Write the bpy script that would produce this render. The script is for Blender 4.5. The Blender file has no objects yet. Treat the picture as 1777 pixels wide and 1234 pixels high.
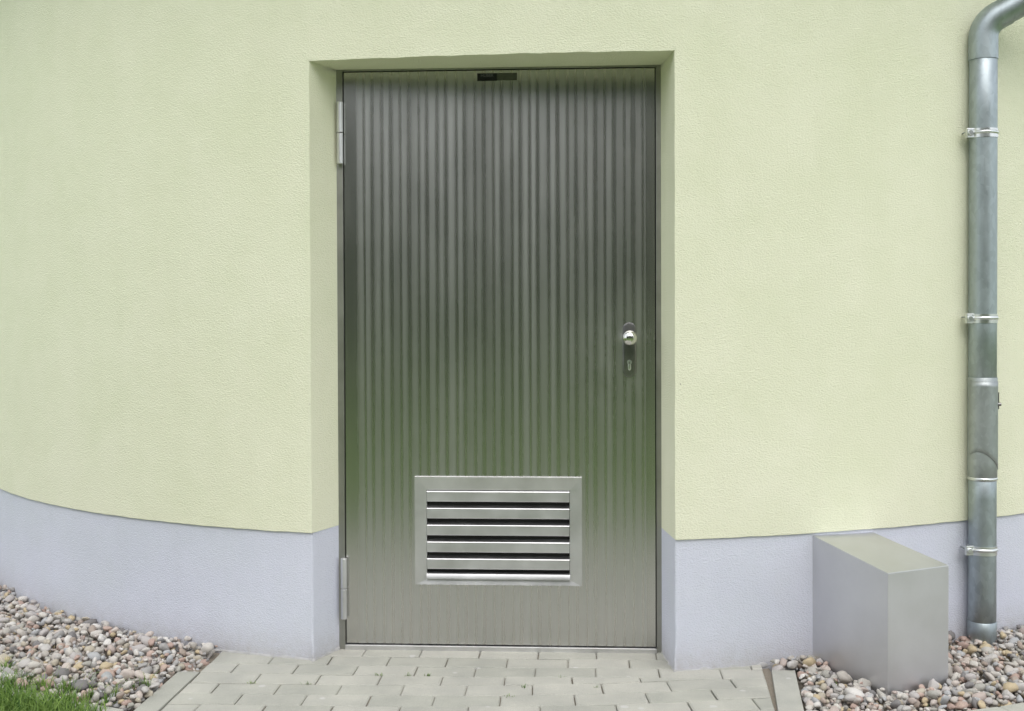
import bpy, bmesh, math, random
import numpy as np
from mathutils import Matrix, Vector, noise

SC = bpy.context.scene
COL = SC.collection
random.seed(7)
rng = np.random.default_rng(7)
R = math.radians

# ------------------------------------------------------------------ camera
W_PX, H_PX, F_PX = 1777.0, 1234.0, 2000.0
yaw, pitch, roll = R(3.3), R(0.8), R(-0.2)
fw = Vector((-math.sin(yaw)*math.cos(pitch), math.cos(yaw)*math.cos(pitch), -math.sin(pitch)))
rt0 = Vector((math.cos(yaw), math.sin(yaw), 0)); up0 = rt0.cross(fw)
rt = rt0*math.cos(roll)+up0*math.sin(roll); up = -rt0*math.sin(roll)+up0*math.cos(roll)
cam_d = bpy.data.cameras.new('camera'); cam = bpy.data.objects.new('camera', cam_d); COL.objects.link(cam)
m = Matrix.Identity(4)
for i in range(3):
    m[i][0] = rt[i]; m[i][1] = up[i]; m[i][2] = -fw[i]
m.translation = Vector((0.28, -4.15, 1.2))
cam.matrix_world = m
cam_d.sensor_width = 36.0; cam_d.lens = F_PX/W_PX*36.0
cam_d.shift_y = -((540+F_PX*math.tan(pitch)) - H_PX/2)/W_PX * -1.0
cam_d.clip_start = 0.05; cam_d.clip_end = 400
SC.camera = cam

# ------------------------------------------------------------------ world and sun (overcast)
SUN_EL, SUN_AZ = R(52), R(174)          # azimuth measured clockwise from +Y (north)
world = bpy.data.worlds.new('World'); SC.world = world; world.use_nodes = True
nt = world.node_tree; bg = nt.nodes['Background']
sky = nt.nodes.new('ShaderNodeTexSky'); sky.sky_type = 'NISHITA'; sky.sun_disc = False
sky.sun_elevation = SUN_EL; sky.sun_rotation = SUN_AZ
sky.air_density = 1.0; sky.dust_density = 3.0; sky.ozone_density = 1.0
hs = nt.nodes.new('ShaderNodeHueSaturation'); hs.inputs['Saturation'].default_value = 0.36
cloud = nt.nodes.new('ShaderNodeMix'); cloud.data_type = 'RGBA'; cloud.inputs[0].default_value = 0.6    # even cloud cover over the sky
cloud.inputs[7].default_value = (4.3, 4.5, 4.75, 1)
nt.links.new(sky.outputs[0], hs.inputs['Color']); nt.links.new(hs.outputs[0], cloud.inputs[6]); nt.links.new(cloud.outputs[2], bg.inputs['Color'])
bg.inputs['Strength'].default_value = 0.15
sd = bpy.data.lights.new('sun', 'SUN'); sd.energy = 0.5; sd.angle = R(60); sd.color = (1.0, 0.97, 0.92)
sun = bpy.data.objects.new('sun', sd); COL.objects.link(sun)
sv = Vector((math.sin(SUN_AZ)*math.cos(SUN_EL), math.cos(SUN_AZ)*math.cos(SUN_EL), math.sin(SUN_EL)))
sun.rotation_euler = sv.to_track_quat('Z', 'Y').to_euler(); sun.location = (3, -6, 8)
SC.view_settings.view_transform = 'Standard'; SC.view_settings.look = 'None'
SC.view_settings.gamma = 1.0; SC.view_settings.use_curve_mapping = False
SC.view_settings.exposure = 0.97

# ------------------------------------------------------------------ helpers
def tag(o, label=None, cat=None, group=None, kind=None):
    if label: o['label'] = label
    if cat: o['category'] = cat
    if group: o['group'] = group
    if kind: o['kind'] = kind
    return o

def empty(name, loc):
    o = bpy.data.objects.new(name, None); o.location = loc; o.empty_display_size = .2
    COL.objects.link(o); return o

def wloc(o):
    v = Vector(o.location)
    while o.parent: o = o.parent; v = v + Vector(o.location)
    return v

def mesh(name, verts, faces, mat, parent=None, smooth=None, origin=None, mats=None):
    """verts in world metres; origin = world position of the object's origin"""
    base = wloc(parent) if parent else Vector((0, 0, 0))
    org = Vector(origin) if origin is not None else base
    me = bpy.data.meshes.new(name)
    V = [(v[0]-org.x, v[1]-org.y, v[2]-org.z) for v in verts]
    me.from_pydata(V, [], faces); me.update()
    me.materials.append(mat)
    if smooth is not None:
        me.polygons.foreach_set('use_smooth', [True]*len(me.polygons))
        if smooth < 180: me.set_sharp_from_angle(angle=R(smooth))
    o = bpy.data.objects.new(name, me); COL.objects.link(o)
    if parent: o.parent = parent
    o.location = org-base
    return o

class G:
    """collects geometry in world metres"""
    def __init__(s): s.v = []; s.f = []
    def add(s, v, f):
        n = len(s.v); s.v += [tuple(p) for p in v]; s.f += [tuple(i+n for i in q) for q in f]; return s
    def box(s, lo, hi, M=None):
        x0, y0, z0 = lo; x1, y1, z1 = hi
        v = [Vector(p) for p in ((x0,y0,z0),(x1,y0,z0),(x1,y1,z0),(x0,y1,z0),(x0,y0,z1),(x1,y0,z1),(x1,y1,z1),(x0,y1,z1))]
        if M: v = [M @ p for p in v]
        return s.add(v, [(0,3,2,1),(4,5,6,7),(0,1,5,4),(1,2,6,5),(2,3,7,6),(3,0,4,7)])
    def prism(s, prof, a, b, M=None):
        """profile [(y,z)] extruded along x from a to b"""
        n = len(prof)
        v = [Vector((a, y, z)) for y, z in prof]+[Vector((b, y, z)) for y, z in prof]
        if M: v = [M @ p for p in v]
        f = [tuple(range(n)), tuple(range(2*n-1, n-1, -1))]+[(i, i+n, (i+1) % n+n, (i+1) % n) for i in range(n)]
        return s.add(v, f)
    def tube(s, pts, rad, n=32, cap=True):
        pts = [Vector(p) for p in pts]; rad = rad if hasattr(rad, '__len__') else [rad]*len(pts)
        rings = []; nrm = None
        for i, p in enumerate(pts):
            t = (pts[min(i+1, len(pts)-1)]-pts[max(i-1, 0)]).normalized()
            if nrm is None:
                nrm = Vector((1, 0, 0)) if abs(t.x) < .9 else Vector((0, 1, 0))
            nrm = (nrm-t*nrm.dot(t)).normalized(); bn = t.cross(nrm)
            rings.append([p+(nrm*math.cos(2*math.pi*k/n)+bn*math.sin(2*math.pi*k/n))*rad[i] for k in range(n)])
        v = [q for r in rings for q in r]; f = []
        for i in range(len(pts)-1):
            for k in range(n):
                a = i*n+k; b = i*n+(k+1) % n
                f.append((a, b, b+n, a+n))
        if cap:
            f.append(tuple(range(n-1, -1, -1))); f.append(tuple(range(len(v)-n, len(v))))
        return s.add(v, f)
    def obj(s, name, mat, parent=None, smooth=None, origin=None, bevel=0, seg=2):
        o = mesh(name, s.v, s.f, mat, parent, smooth, origin)
        if bevel:
            b = o.modifiers.new('bevel', 'BEVEL'); b.width = bevel; b.segments = seg; b.limit_method = 'ANGLE'; b.angle_limit = R(40)
            b.harden_normals = False
        return o

# ---- materials
def mat_new(name):
    mt = bpy.data.materials.new(name); mt.use_nodes = True
    return mt, mt.node_tree, mt.node_tree.nodes['Principled BSDF']
def nd(nt, typ, **kw):
    n = nt.nodes.new(typ)
    for k, v in kw.items():
        if k in n.inputs: n.inputs[k].default_value = v
        else: setattr(n, k, v)
    return n
def coords(nt, scale=(1, 1, 1), kind='Object'):
    tc = nd(nt, 'ShaderNodeTexCoord'); mp = nd(nt, 'ShaderNodeMapping'); mp.inputs['Scale'].default_value = scale
    nt.links.new(tc.outputs[kind], mp.inputs[0]); return mp.outputs[0]
def noise_n(nt, vec, scale, detail=4, rough=.55):
    n = nd(nt, 'ShaderNodeTexNoise'); n.inputs['Scale'].default_value = scale; n.inputs['Detail'].default_value = detail
    n.inputs['Roughness'].default_value = rough; nt.links.new(vec, n.inputs['Vector']); return n.outputs['Fac']
def ramp(nt, fac, stops, interp='LINEAR'):
    r = nd(nt, 'ShaderNodeValToRGB'); r.color_ramp.interpolation = interp
    while len(r.color_ramp.elements) < len(stops): r.color_ramp.elements.new(.5)
    for e, (p, c) in zip(r.color_ramp.elements, stops):
        e.position = p; e.color = (*c, 1) if len(c) == 3 else c
    if fac is not None: nt.links.new(fac, r.inputs[0])
    return r.outputs[0]
def mathn(nt, op, a, b=None, c=None):
    n = nd(nt, 'ShaderNodeMath'); n.operation = op
    for i, x in enumerate((a, b, c)):
        if x is None: continue
        if isinstance(x, (int, float)): n.inputs[i].default_value = x
        else: nt.links.new(x, n.inputs[i])
    return n.outputs[0]
def mixc(nt, fac, a, b, mode='MIX'):
    n = nd(nt, 'ShaderNodeMix'); n.data_type = 'RGBA'; n.blend_type = mode
    for i, x in ((0, fac), (6, a), (7, b)):
        if isinstance(x, (int, float)): n.inputs[i].default_value = x
        elif isinstance(x, tuple): n.inputs[i].default_value = (*x, 1)
        else: nt.links.new(x, n.inputs[i])
    return n.outputs[2]
def bumpn(nt, bs, height, strength, dist, prev=None):
    b = nd(nt, 'ShaderNodeBump'); b.inputs['Strength'].default_value = strength; b.inputs['Distance'].default_value = dist
    nt.links.new(height, b.inputs['Height'])
    if prev: nt.links.new(prev, b.inputs['Normal'])
    if bs: nt.links.new(b.outputs[0], bs.inputs['Normal'])
    return b.outputs[0]
def g3(v): return (v, v, v)

def stucco(name, c1, c2, splash=None, grain=1.0):
    mt, nt, bs = mat_new(name)
    vec = coords(nt)
    big = noise_n(nt, vec, 1.3, 3, .5)
    mid = noise_n(nt, vec, 9, 4, .6)
    f = mathn(nt, 'ADD', mathn(nt, 'MULTIPLY', big, .6), mathn(nt, 'MULTIPLY', mid, .4))
    col = ramp(nt, f, [(.35, c1), (.65, c2)])
    hv = coords(nt, (1, 1, 1.9))                      # worm-like grain, drawn out sideways
    gr = noise_n(nt, hv, 120*grain, 3, .6)
    gr2 = noise_n(nt, hv, 330*grain, 2, .6)
    vo = nd(nt, 'ShaderNodeTexVoronoi'); vo.feature = 'SMOOTH_F1'; vo.inputs['Scale'].default_value = 170*grain
    vo.inputs['Smoothness'].default_value = .6
    nt.links.new(hv, vo.inputs['Vector'])
    h = mathn(nt, 'ADD', mathn(nt, 'MULTIPLY', gr, .9), mathn(nt, 'MULTIPLY', vo.outputs['Distance'], .7))
    h = mathn(nt, 'ADD', h, mathn(nt, 'MULTIPLY', gr2, .35))
    # tiny dark specks, few and far between
    sp = nd(nt, 'ShaderNodeTexVoronoi'); sp.inputs['Scale'].default_value = 5.0; nt.links.new(vec, sp.inputs['Vector'])
    spm = mathn(nt, 'LESS_THAN', sp.outputs['Distance'], .014)
    col = mixc(nt, mathn(nt, 'MULTIPLY', spm, .6), col, (.16, .13, .10))
    st = noise_n(nt, coords(nt, (11, 11, .7)), 1.0, 4, .6); pa = noise_n(nt, vec, 3.1, 5, .62)
    col = mixc(nt, 1.0, col, ramp(nt, st, [(.25, (.985, .985, .98)), (.6, (1.0, 1.0, 1.0))]), 'MULTIPLY')
    col = mixc(nt, 1.0, col, ramp(nt, pa, [(.3, (.965, .97, .95)), (.6, (1.01, 1.0, 1.01))]), 'MULTIPLY')
    if splash:
        sx = nd(nt, 'ShaderNodeSeparateXYZ'); nt.links.new(vec, sx.inputs[0])
        mr = nd(nt, 'ShaderNodeMapRange'); mr.inputs[1].default_value = .0; mr.inputs[2].default_value = .16
        mr.inputs[3].default_value = 1; mr.inputs[4].default_value = 0
        nt.links.new(sx.outputs['Z'], mr.inputs[0])
        sn = noise_n(nt, vec, 38, 6, .7)
        k = mathn(nt, 'MULTIPLY', mathn(nt, 'POWER', mr.outputs[0], 2.0), sn)
        col = mixc(nt, mathn(nt, 'MULTIPLY', k, .95), col, splash)
    nt.links.new(col, bs.inputs['Base Color'])
    bs.inputs['Roughness'].default_value = .92; bs.inputs['Specular IOR Level'].default_value = .15
    b1 = bumpn(nt, None, mathn(nt, 'ADD', mid, mathn(nt, 'MULTIPLY', big, 2.0)), .25, .006)
    bumpn(nt, bs, h, .75, .0028, b1)
    return mt
M_yellow = stucco('yellow_render', (.785, .798, .605), (.82, .83, .645))
M_plinth = stucco('grey_blue_plinth_render', (.635, .66, .75), (.67, .695, .78), splash=(.36, .33, .29), grain=1.1)

def metal(name, base, rough, brush='z', bump=.05, spangle=0, metallic=1.0, noise_amt=.12):
    mt, nt, bs = mat_new(name)
    sc = {'z': (260, 260, 3), 'x': (3, 260, 260), None: (40, 40, 40)}[brush]
    vb = coords(nt, sc); n = noise_n(nt, vb, 1.0, 3, .6)
    vec = coords(nt); cl = noise_n(nt, vec, 7, 4, .6)
    col = ramp(nt, cl, [(.3, tuple(c*(1-noise_amt) for c in base)), (.7, tuple(min(1, c*(1+noise_amt*.6)) for c in base))])
    if spangle:
        vo = nd(nt, 'ShaderNodeTexVoronoi'); vo.inputs['Scale'].default_value = spangle; nt.links.new(coords(nt, (1, 1, .55)), vo.inputs['Vector'])
        sp = nd(nt, 'ShaderNodeSeparateColor'); nt.links.new(vo.outputs['Color'], sp.inputs[0])
        col = mixc(nt, .5, col, ramp(nt, sp.outputs[0], [(0, tuple(c*.84 for c in base)), (1, tuple(min(1, c*1.14) for c in base))]))
    nt.links.new(col, bs.inputs['Base Color'])
    bs.inputs['Metallic'].default_value = metallic
    rr = ramp(nt, mathn(nt, 'ADD', mathn(nt, 'MULTIPLY', cl, .6), mathn(nt, 'MULTIPLY', n, .4)), [(.3, g3(max(0, rough-.07))), (.7, g3(rough+.08))])
    nt.links.new(rr, bs.inputs['Roughness'])
    bumpn(nt, bs, n, bump, .001)
    return mt
M_steel = metal('brushed_stainless_steel', (.60, .595, .57), .36, 'z', .06)
M_steel_light = metal('satin_anodised_grille', (.74, .74, .745), .42, 'x', .05)
M_frame = metal('dull_steel_frame', (.40, .40, .37), .42, 'z', .05)
M_box = metal('matt_box_steel', (.66, .66, .675), .50, 'x', .05, noise_amt=.05)
M_zinc = metal('galvanised_zinc', (.40, .45, .47), .47, None, .02, spangle=70, noise_amt=.22)
M_zinc_dull = metal('weathered_zinc', (.41, .44, .44), .52, None, .03, spangle=80, noise_amt=.22)
M_clamp = metal('bright_zinc_clamp', (.72, .74, .74), .30, None, .02)
M_knob = metal('polished_knob_steel', (.80, .79, .76), .20, None, .01)

def door_mat():
    mt, nt, bs = mat_new('striped_stainless_sheet')
    vec = coords(nt); sx = nd(nt, 'ShaderNodeSeparateXYZ'); nt.links.new(vec, sx.inputs[0])
    wob = noise_n(nt, coords(nt, (1, 0, .015)), 11, 3)
    x = mathn(nt, 'ADD', sx.outputs['X'], mathn(nt, 'MULTIPLY', mathn(nt, 'SUBTRACT', wob, .5), .022))
    fr = mathn(nt, 'FRACT', mathn(nt, 'MULTIPLY', mathn(nt, 'ADD', x, 3.0), 1/.0655))
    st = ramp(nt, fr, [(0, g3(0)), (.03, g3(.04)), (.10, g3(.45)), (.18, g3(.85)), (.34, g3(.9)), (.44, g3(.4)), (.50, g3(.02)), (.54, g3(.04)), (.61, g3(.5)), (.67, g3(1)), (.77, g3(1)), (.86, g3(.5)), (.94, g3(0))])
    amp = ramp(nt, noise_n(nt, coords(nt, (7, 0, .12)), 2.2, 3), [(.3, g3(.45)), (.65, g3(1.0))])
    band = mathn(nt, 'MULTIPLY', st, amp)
    # the sheet's rim, 3 cm wide, is pressed flat and has no bands
    edge = mathn(nt, 'LESS_THAN', mathn(nt, 'ABSOLUTE', sx.outputs['X']), .515)
    band = mathn(nt, 'MULTIPLY', band, edge)
    brush = noise_n(nt, coords(nt, (420, 1, 2.2)), 1.0, 3, .6)
    cloud = noise_n(nt, coords(nt, (2.2, 1, 1.2)), 2.0, 4, .6)
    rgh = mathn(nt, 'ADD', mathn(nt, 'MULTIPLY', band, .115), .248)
    rgh = mathn(nt, 'ADD', rgh, mathn(nt, 'MULTIPLY', mathn(nt, 'SUBTRACT', brush, .5), .08))
    rgh = mathn(nt, 'ADD', rgh, mathn(nt, 'MULTIPLY', mathn(nt, 'SUBTRACT', cloud, .5), .10))
    # hand smears round the knob and beside the upper hinge
    for (cx_, cz_, rad_) in ((.43, 1.06, .20), (.38, .90, .15)):
        dx = mathn(nt, 'SUBTRACT', sx.outputs['X'], cx_); dz = mathn(nt, 'SUBTRACT', sx.outputs['Z'], cz_)
        d2 = mathn(nt, 'ADD', mathn(nt, 'MULTIPLY', dx, dx), mathn(nt, 'MULTIPLY', mathn(nt, 'MULTIPLY', dz, dz), .5))
        mk = mathn(nt, 'MAXIMUM', mathn(nt, 'SUBTRACT', 1.0, mathn(nt, 'DIVIDE', d2, rad_*rad_)), 0.0)
        sm = ramp(nt, noise_n(nt, vec, 12, 3, .5), [(.35, g3(0)), (.7, g3(1))])
        rgh = mathn(nt, 'ADD', rgh, mathn(nt, 'MULTIPLY', mathn(nt, 'MULTIPLY', mk, sm), .022))
    nt.links.new(rgh, bs.inputs['Roughness'])
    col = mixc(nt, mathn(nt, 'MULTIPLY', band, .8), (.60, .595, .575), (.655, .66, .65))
    col = mixc(nt, mathn(nt, 'MULTIPLY', brush, .16), col, (.33, .32, .30))
    nt.links.new(col, bs.inputs['Base Color']); bs.inputs['Metallic'].default_value = 1.0
    b1 = bumpn(nt, None, brush, .05, .0006)
    bumpn(nt, bs, noise_n(nt, coords(nt, (3, 1, 1)), 1.6, 2), .05, .01, b1)
    return mt
M_door = door_mat()

def plain(name, col, rough=.6, metallic=0, spec=.4):
    mt, nt, bs = mat_new(name)
    n = noise_n(nt, coords(nt), 40, 4)
    nt.links.new(ramp(nt, n, [(.3, tuple(c*.85 for c in col)), (.7, tuple(min(1, c*1.1) for c in col))]), bs.inputs['Base Color'])
    bs.inputs['Roughness'].default_value = rough; bs.inputs['Metallic'].default_value = metallic
    bs.inputs['Specular IOR Level'].default_value = spec
    return mt
M_black = plain('black_gap_shade', (.012, .012, .011), .7)  # black stands in for the shade in the door gap and keyhole
M_dark = plain('dark_vent_shade', (.05, .05, .047), .8)  # dark colour stands in for the shade behind the vent slats
M_label = plain('black_label_film', (.008, .009, .012), .35)
M_label2 = plain('dark_grey_label_film', (.075, .08, .065), .35)
M_ink = plain('grey_label_lettering', (.10, .105, .12), .4)
M_plate = plain('dark_lock_plate', (.24, .24, .235), .30, .9)
M_mortar = plain('crumbled_mortar', (.46, .455, .45), .95)
M_roof = plain('dark_roof_sheet', (.09, .09, .09), .6)
M_soffit = plain('white_soffit_board', (.45, .45, .42), .7)

def ground_mat(name, c1, c2, sc=30, bump=.5):
    mt, nt, bs = mat_new(name); vec = coords(nt)
    n = noise_n(nt, vec, sc, 6, .7)
    nt.links.new(ramp(nt, n, [(.3, c1), (.7, c2)]), bs.inputs['Base Color'])
    bs.inputs['Roughness'].default_value = .95; bs.inputs['Specular IOR Level'].default_value = .15
    bumpn(nt, bs, n, bump, .006); return mt
M_soil = ground_mat('gravel_bed_soil', (.10, .085, .07), (.24, .215, .18), 90)
M_sand = ground_mat('joint_sand', (.19, .165, .13), (.34, .30, .25), 220)
M_lawn = ground_mat('lawn_turf', (.13, .19, .07), (.22, .30, .12), 14)

def paver_mat(name, c1, c2):
    mt, nt, bs = mat_new(name)
    oi = nd(nt, 'ShaderNodeObjectInfo'); vec0 = coords(nt)
    off = nd(nt, 'ShaderNodeVectorMath'); off.operation = 'ADD'; nt.links.new(vec0, off.inputs[0]); nt.links.new(oi.outputs['Location'], off.inputs[1])
    vec = off.outputs[0]
    tone = ramp(nt, oi.outputs['Random'], [(0, c1), (1, c2)])
    g = noise_n(nt, vec, 420, 3, .7); cl = noise_n(nt, vec, 5.5, 4, .6)
    col = mixc(nt, 1.0, tone, ramp(nt, g, [(.3, g3(.80)), (.7, g3(1.15))]), 'MULTIPLY')
    col = mixc(nt, 1.0, col, ramp(nt, cl, [(.3, (.84, .84, .83)), (.7, (1.08, 1.07, 1.04))]), 'MULTIPLY')
    # pale lime spots dropped on some stones
    vo = nd(nt, 'ShaderNodeTexVoronoi'); vo.inputs['Scale'].default_value = 7; nt.links.new(vec, vo.inputs['Vector'])
    d = mathn(nt, 'ADD', vo.outputs['Distance'], mathn(nt, 'MULTIPLY', noise_n(nt, vec, 60, 3), .06))
    sp = ramp(nt, d, [(.095, g3(.75)), (.125, g3(0))])
    col = mixc(nt, sp, col, (.55, .54, .52))
    nt.links.new(col, bs.inputs['Base Color']); bs.inputs['Roughness'].default_value = .88
    bs.inputs['Specular IOR Level'].default_value = .25
    bumpn(nt, bs, g, .35, .0012); return mt
M_paver = paver_mat('concrete_paver', (.41, .41, .368), (.48, .472, .43))
M_kerb = paver_mat('concrete_kerb', (.41, .41, .37), (.46, .455, .42))

def pebble_mat(name, attr):
    mt, nt, bs = mat_new(name)
    if attr:
        a = nd(nt, 'ShaderNodeAttribute'); a.attribute_name = 'tint'; r = a.outputs['Fac']
        vec = coords(nt)
    else:
        oi = nd(nt, 'ShaderNodeObjectInfo'); r = oi.outputs['Random']
        off = nd(nt, 'ShaderNodeVectorMath'); off.operation = 'ADD'; nt.links.new(coords(nt), off.inputs[0]); nt.links.new(oi.outputs['Location'], off.inputs[1])
        vec = off.outputs[0]
    cols = [(.50,.47,.43),(.54,.46,.42),(.42,.41,.40),(.66,.63,.59),(.54,.49,.40),(.48,.49,.50),(.55,.42,.36),(.54,.52,.48),
            (.74,.72,.69),(.42,.35,.30),(.58,.54,.50),(.24,.23,.23),(.58,.48,.32),(.53,.50,.49),(.63,.56,.51),(.45,.44,.40),(.68,.65,.60),(.50,.37,.32),(.57,.55,.53)]
    n = len(cols)
    # up to 19 tones from two ramps
    def two(lst, lo, hi): return ramp(nt, nd_map(nt, r, lo, hi), [(i/len(lst), c) for i, c in enumerate(lst)], 'CONSTANT')
    def nd_map(nt, v, lo, hi):
        mr = nd(nt, 'ShaderNodeMapRange'); mr.inputs[1].default_value = lo; mr.inputs[2].default_value = hi; nt.links.new(v, mr.inputs[0]); return mr.outputs[0]
    base = mixc(nt, mathn(nt, 'GREATER_THAN', r, .5), two(cols[:10], 0, .5), two(cols[10:], .5, 1))
    g = noise_n(nt, vec, 180, 4, .7); c = noise_n(nt, vec, 45, 3)
    col = mixc(nt, 1.0, base, ramp(nt, g, [(.3, g3(.66)), (.7, g3(1.02))]), 'MULTIPLY')
    col = mixc(nt, 1.0, col, ramp(nt, c, [(.3, (.92, .9, .9)), (.7, (1.06, 1.05, 1.02))]), 'MULTIPLY')
    nt.links.new(col, bs.inputs['Base Color'])
    bs.inputs['Roughness'].default_value = .62; bs.inputs['Specular IOR Level'].default_value = .35
    bumpn(nt, bs, g, .2, .001); return mt
M_peb = pebble_mat('pebble_stone', False); M_peb_m = pebble_mat('pebble_stone_mass', True)

def leaf_mat(name, c1, c2, trans=.25):
    mt, nt, bs = mat_new(name)
    a = nd(nt, 'ShaderNodeAttribute'); a.attribute_name = 'tint'
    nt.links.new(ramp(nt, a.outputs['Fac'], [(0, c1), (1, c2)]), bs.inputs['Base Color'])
    bs.inputs['Roughness'].default_value = .5; bs.inputs['Specular IOR Level'].default_value = .3
    tr = nd(nt, 'ShaderNodeBsdfTranslucent'); nt.links.new(ramp(nt, a.outputs['Fac'], [(0, c1), (1, c2)]), tr.inputs['Color'])
    mx = nd(nt, 'ShaderNodeMixShader'); mx.inputs[0].default_value = trans
    out = nt.nodes['Material Output']
    nt.links.new(bs.outputs[0], mx.inputs[1]); nt.links.new(tr.outputs[0], mx.inputs[2]); nt.links.new(mx.outputs[0], out.inputs[0])
    return mt
M_grass = leaf_mat('grass_blade', (.04, .12, .015), (.29, .42, .10), .35)
M_tree = leaf_mat('tree_foliage', (.14, .18, .125), (.28, .32, .23), .5)
M_bark = plain('tree_bark', (.07, .055, .04), .9)

# ------------------------------------------------------------------ outline of the round building
def circ3(a, b, c):
    a, b, c = map(np.array, (a, b, c))
    A = np.array([b-a, c-a])*2; r = np.array([b@b-a@a, c@c-a@a]); o = np.linalg.solve(A, r)
    return o, float(np.hypot(*(o-a)))
LC = (-.636, -.250); RC = (.598, -.318)                     # outer corners of the door recess
cl_, Rl = circ3(LC, (-1.411, .035), (-2.22, .69))
cr_, Rr = circ3(RC, (1.310, -.092), (1.95, .245))
def arcpts(c, r, a0, a1, n): return [(c[0]+r*math.cos(a0+(a1-a0)*i/n), c[1]+r*math.sin(a0+(a1-a0)*i/n)) for i in range(n+1)]
aL = math.atan2(LC[1]-cl_[1], LC[0]-cl_[0]); aR = math.atan2(RC[1]-cr_[1], RC[0]-cr_[0])
right = arcpts(cr_, Rr, aR, 0.0, 170)                       # counter-clockwise seen from above
left = arcpts(cl_, Rl, -math.pi, aL, 170)
xr, yr = right[-1]; xl, yl = left[0]
back = []
for i in range(1, 30):
    t = i/30; a = t*math.pi
    back.append(((xr+xl)/2+(xr-xl)/2*math.cos(a), yr+(yl-yr)*t+3.3*math.sin(a)))
outline_r = right; outline_l = left
def offs(pts, d):
    out = []
    n = len(pts)
    for i, p in enumerate(pts):
        a = pts[max(i-1, 0)]; b = pts[min(i+1, n-1)]
        t = Vector((b[0]-a[0], b[1]-a[1])).normalized()
        out.append((p[0]+t.y*d, p[1]-t.x*d))
    return out
def near_pt(a, b, d):
    l = math.hypot(b[0]-a[0], b[1]-a[1]); return (a[0]+(b[0]-a[0])*d/l, a[1]+(b[1]-a[1])*d/l)
right.insert(1, near_pt(right[0], right[1], .012)); left.insert(-1, near_pt(left[-1], left[-2], .012))
open_line = right+back+left                                 # from right corner round to left corner
IL = (-.572, -.098); IR = (.568, -.098)                     # inner corners of the recess
Z_LINTEL = 2.056; Z_PL = .44; Z_TOP = 2.98

# ------------------------------------------------------------------ ground
def sheet(name, x0, x1, y0, y1, z, mat, n=1):
    vs = []; fs = []
    for j in range(n+1):
        for i in range(n+1): vs.append((x0+(x1-x0)*i/n, y0+(y1-y0)*j/n, z))
    for j in range(n):
        for i in range(n): a = j*(n+1)+i; fs.append((a, a+1, a+n+2, a+n+1))
    return tag(mesh(name, vs, fs, mat), kind='structure')
ground = sheet('ground', -120, 120, -120, 120, -.045, M_lawn, 8)

# lawn sheet in front: two shapes, left of the path and in front of it
def ring_at(c, r, a0, a1, n): return arcpts(c, r, a0, a1, n)
GL = .60      # gravel width left
GR = .565     # gravel width right
left_edge = [p for p in arcpts(cl_, Rl+GL, R(-170), R(-60), 80)]

# gravel soil bed
soilL = []
a1 = math.atan2(-.9-cl_[1], -1.06-cl_[0])
def polymesh(name, pts, z, mat, parent=None):
    bm = bmesh.new(); vs = [bm.verts.new((p[0], p[1], z)) for p in pts]; f = bm.faces.new(vs)
    if f.normal.z < 0: f.normal_flip()
    bmesh.ops.triangulate(bm, faces=[f]); me = bpy.data.meshes.new(name); bm.to_mesh(me); bm.free()
    me.materials.append(mat); o = bpy.data.objects.new(name, me); COL.objects.link(o)
    if parent: o.parent = parent
    return o
aLe = next(R(a/4) for a in range(-170*4, -60*4) if cl_[0]+(Rl+GL)*math.cos(R(a/4)) > -1.066)
gl_pts = arcpts(cl_, Rl+GL, R(-178), aLe, 60)+[(-1.066, -.35), (-1.066, -.05)]+arcpts(cl_, Rl-.25, R(-120), R(-178), 40)
gravel_left = tag(polymesh('gravel_bed', gl_pts, -.026, M_soil), kind='structure')
aRe = next(R(a/4) for a in range(-110*4, 0) if cr_[0]+(Rr+GR)*math.cos(R(a/4)) > .99)
gr_pts = arcpts(cr_, Rr+GR, aRe, R(-12), 50)+arcpts(cr_, Rr-.25, R(-12), R(-68), 40)+[(1.0, -.10), (.92, -.22), (.965, -.68)]
gravel_right = tag(polymesh('gravel_bed', gr_pts, -.0265, M_soil), kind='structure')

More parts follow.
